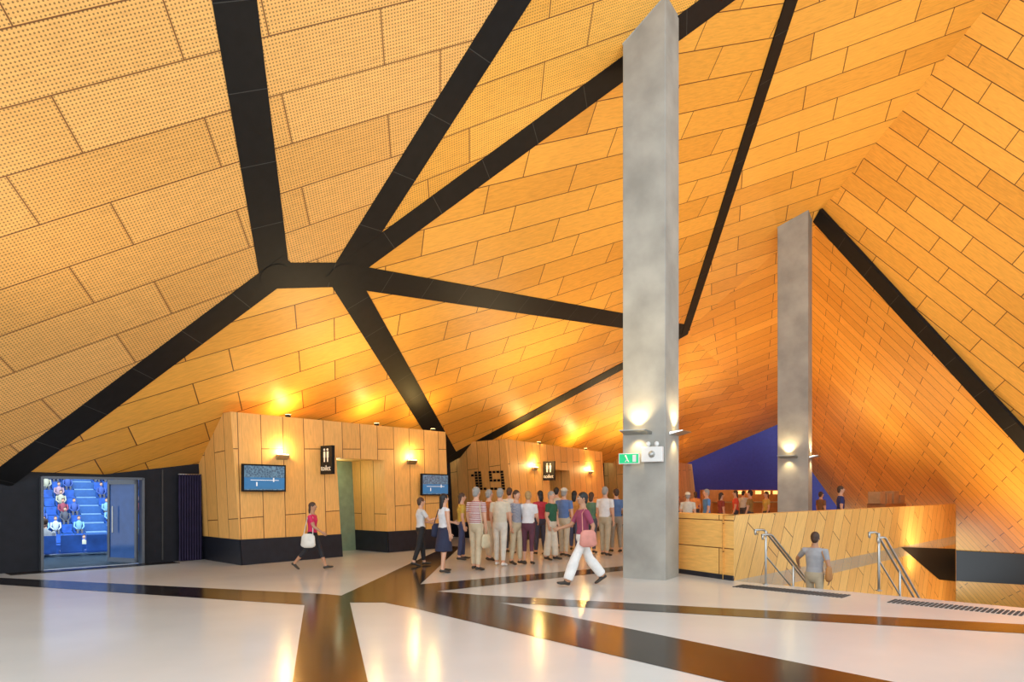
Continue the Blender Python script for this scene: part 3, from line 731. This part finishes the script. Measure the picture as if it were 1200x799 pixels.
person("standing_woman", fl(633, 650), (-.4, .9), 1.66, shirt=(.45, .03, .05), pants=(.05, .05, .08), hair='black', fem=True, hl=.6)
person("standing_man", fl(661, 652), (.5, .8), 1.72, shirt=(.10, .18, .40), pants=(.5, .44, .33), hair='grey', hat=(.6, .55, .45))
person("walking_woman", fl(683, 686), (-.9, -.25), 1.66, shirt=(.28, .05, .10), pants=(.75, .74, .72), hair='black', fem=True, bottoms='wide', hip=(26, -22), knee=(5, 18), arm=(-25, 30), elbow=(40, 45), sleeve=.8, bag=((.6, .25, .2), -1), skin='tan')
person("standing_man", fl(709, 651), (.6, .8), 1.76, shirt=(.72, .72, .72), pants=(.45, .38, .26), hair='grey', belly=.03)
person("standing_woman", fl(693, 648), (.4, .9), 1.62, shirt=(.10, .2, .12), pants=(.08, .08, .1), hair='brown', fem=True, hl=.4)
person("standing_man", fl(722, 647), (-.2, .9), 1.72, shirt=(.08, .16, .35), pants=(.3, .26, .2), hair='brown')
person("standing_woman", fl(673, 645), (.3, .9), 1.66, shirt=(.6, .25, .05), pants=(.08, .1, .2), hair='black', fem=True, hl=.8)
person("standing_man", fl(597, 648), (.4, .9), 1.74, shirt=(.6, .6, .55), pants=(.1, .1, .12), hair='brown')
person("standing_man", fl(652, 643), (.4, .9), 1.76, shirt=(.55, .5, .4), pants=(.1, .1, .12), hair='black')
# beyond the parapet
for px, py, sh_, hr, nm, ht, hat in ((806, 641, (.6, .58, .5), 'grey', "standing_man", 1.62, (.75, .7, .55)), (828, 638, (.10, .25, .55), 'grey', "standing_man", 1.72, None), (845, 632, (.25, .04, .03), 'brown', "standing_woman", 1.62, None),
                               (862, 628, (.65, .08, .05), 'brown', "standing_woman", 1.7, None), (879, 633, (.3, .18, .05), 'black', "standing_man", 1.7, None), (898, 628, (.55, .4, .1), 'brown', "standing_woman", 1.66, None),
                               (962, 630, (.2, .1, .05), 'brown', "standing_man", 1.65, None), (985, 638, (.02, .03, .14), 'brown', "standing_man", 1.82, None), (815, 622, (.7, .3, .1), 'brown', "standing_woman", 1.66, None), (871, 620, (.5, .5, .5), 'black', "standing_man", 1.7, None)):
    person(nm, fl(px, py), (random.uniform(-1, 1), random.uniform(-.6, 1)), ht, shirt=sh_, pants=(.05, .05, .07), hair=hr, fem='wo' in nm, hl=.5 if 'wo' in nm else 0, hat=hat)
# person going down the stairs, left hand to the rail
kS = 4; pz = -(kS+1)*rs
pp = S0+eR*.95+eS*((kS+.5)*tr)
person("descending_man", V((pp.x, pp.y, pz)), (.60, .80), 1.72, shirt=(.34, .34, .36), pants=(.46, .38, .26), hair='brown', skin='tan', bottoms='shorts', hip=(14, -8), knee=(16, 8), arm=(42, -8), abd=(36, 14), elbow=(18, 25), bag=((.45, .2, .06), 1, .98), lean=4)
# ---------------------------------------------------------------- room lighting
light("stairwell_lamp", 'POINT', V((16.5, 21.5, -2.6)), 200, WARM, size=.15)
AMB = (1, .76, .40)
for p, t, pw in (((11.5, 27, 1.2), (12.5, 27, 8), 900), ((6.5, 30, 2.6), (6, 30, 8), 800), ((-3.0, 15.5, 2.9), (-3.5, 15, 8), 260), ((2.0, 20.5, 2.9), (1.6, 20, 9), 560),
                 ((-6.0, 9.5, 2.6), (-5.5, 8.5, 8), 180), ((7.5, 15.5, 2.6), (8, 15, 10), 900), ((12.5, 20.5, -1.0), (15, 21, 4), 800), ((1.5, 12.0, 2.8), (1, 10, 10), 380)):
    light("ceiling_fill_spot", 'SPOT', V(p), pw, AMB, target=V(t), size=.5, spot=150, blend=1.0)  # added spots without fixtures, placed freely to brighten the ceiling
light("hall_daylight", 'AREA', V((-3, -6, 6)), 1100, (.95, .98, 1), target=V((1, 12, 4)), size=14, sy=6)
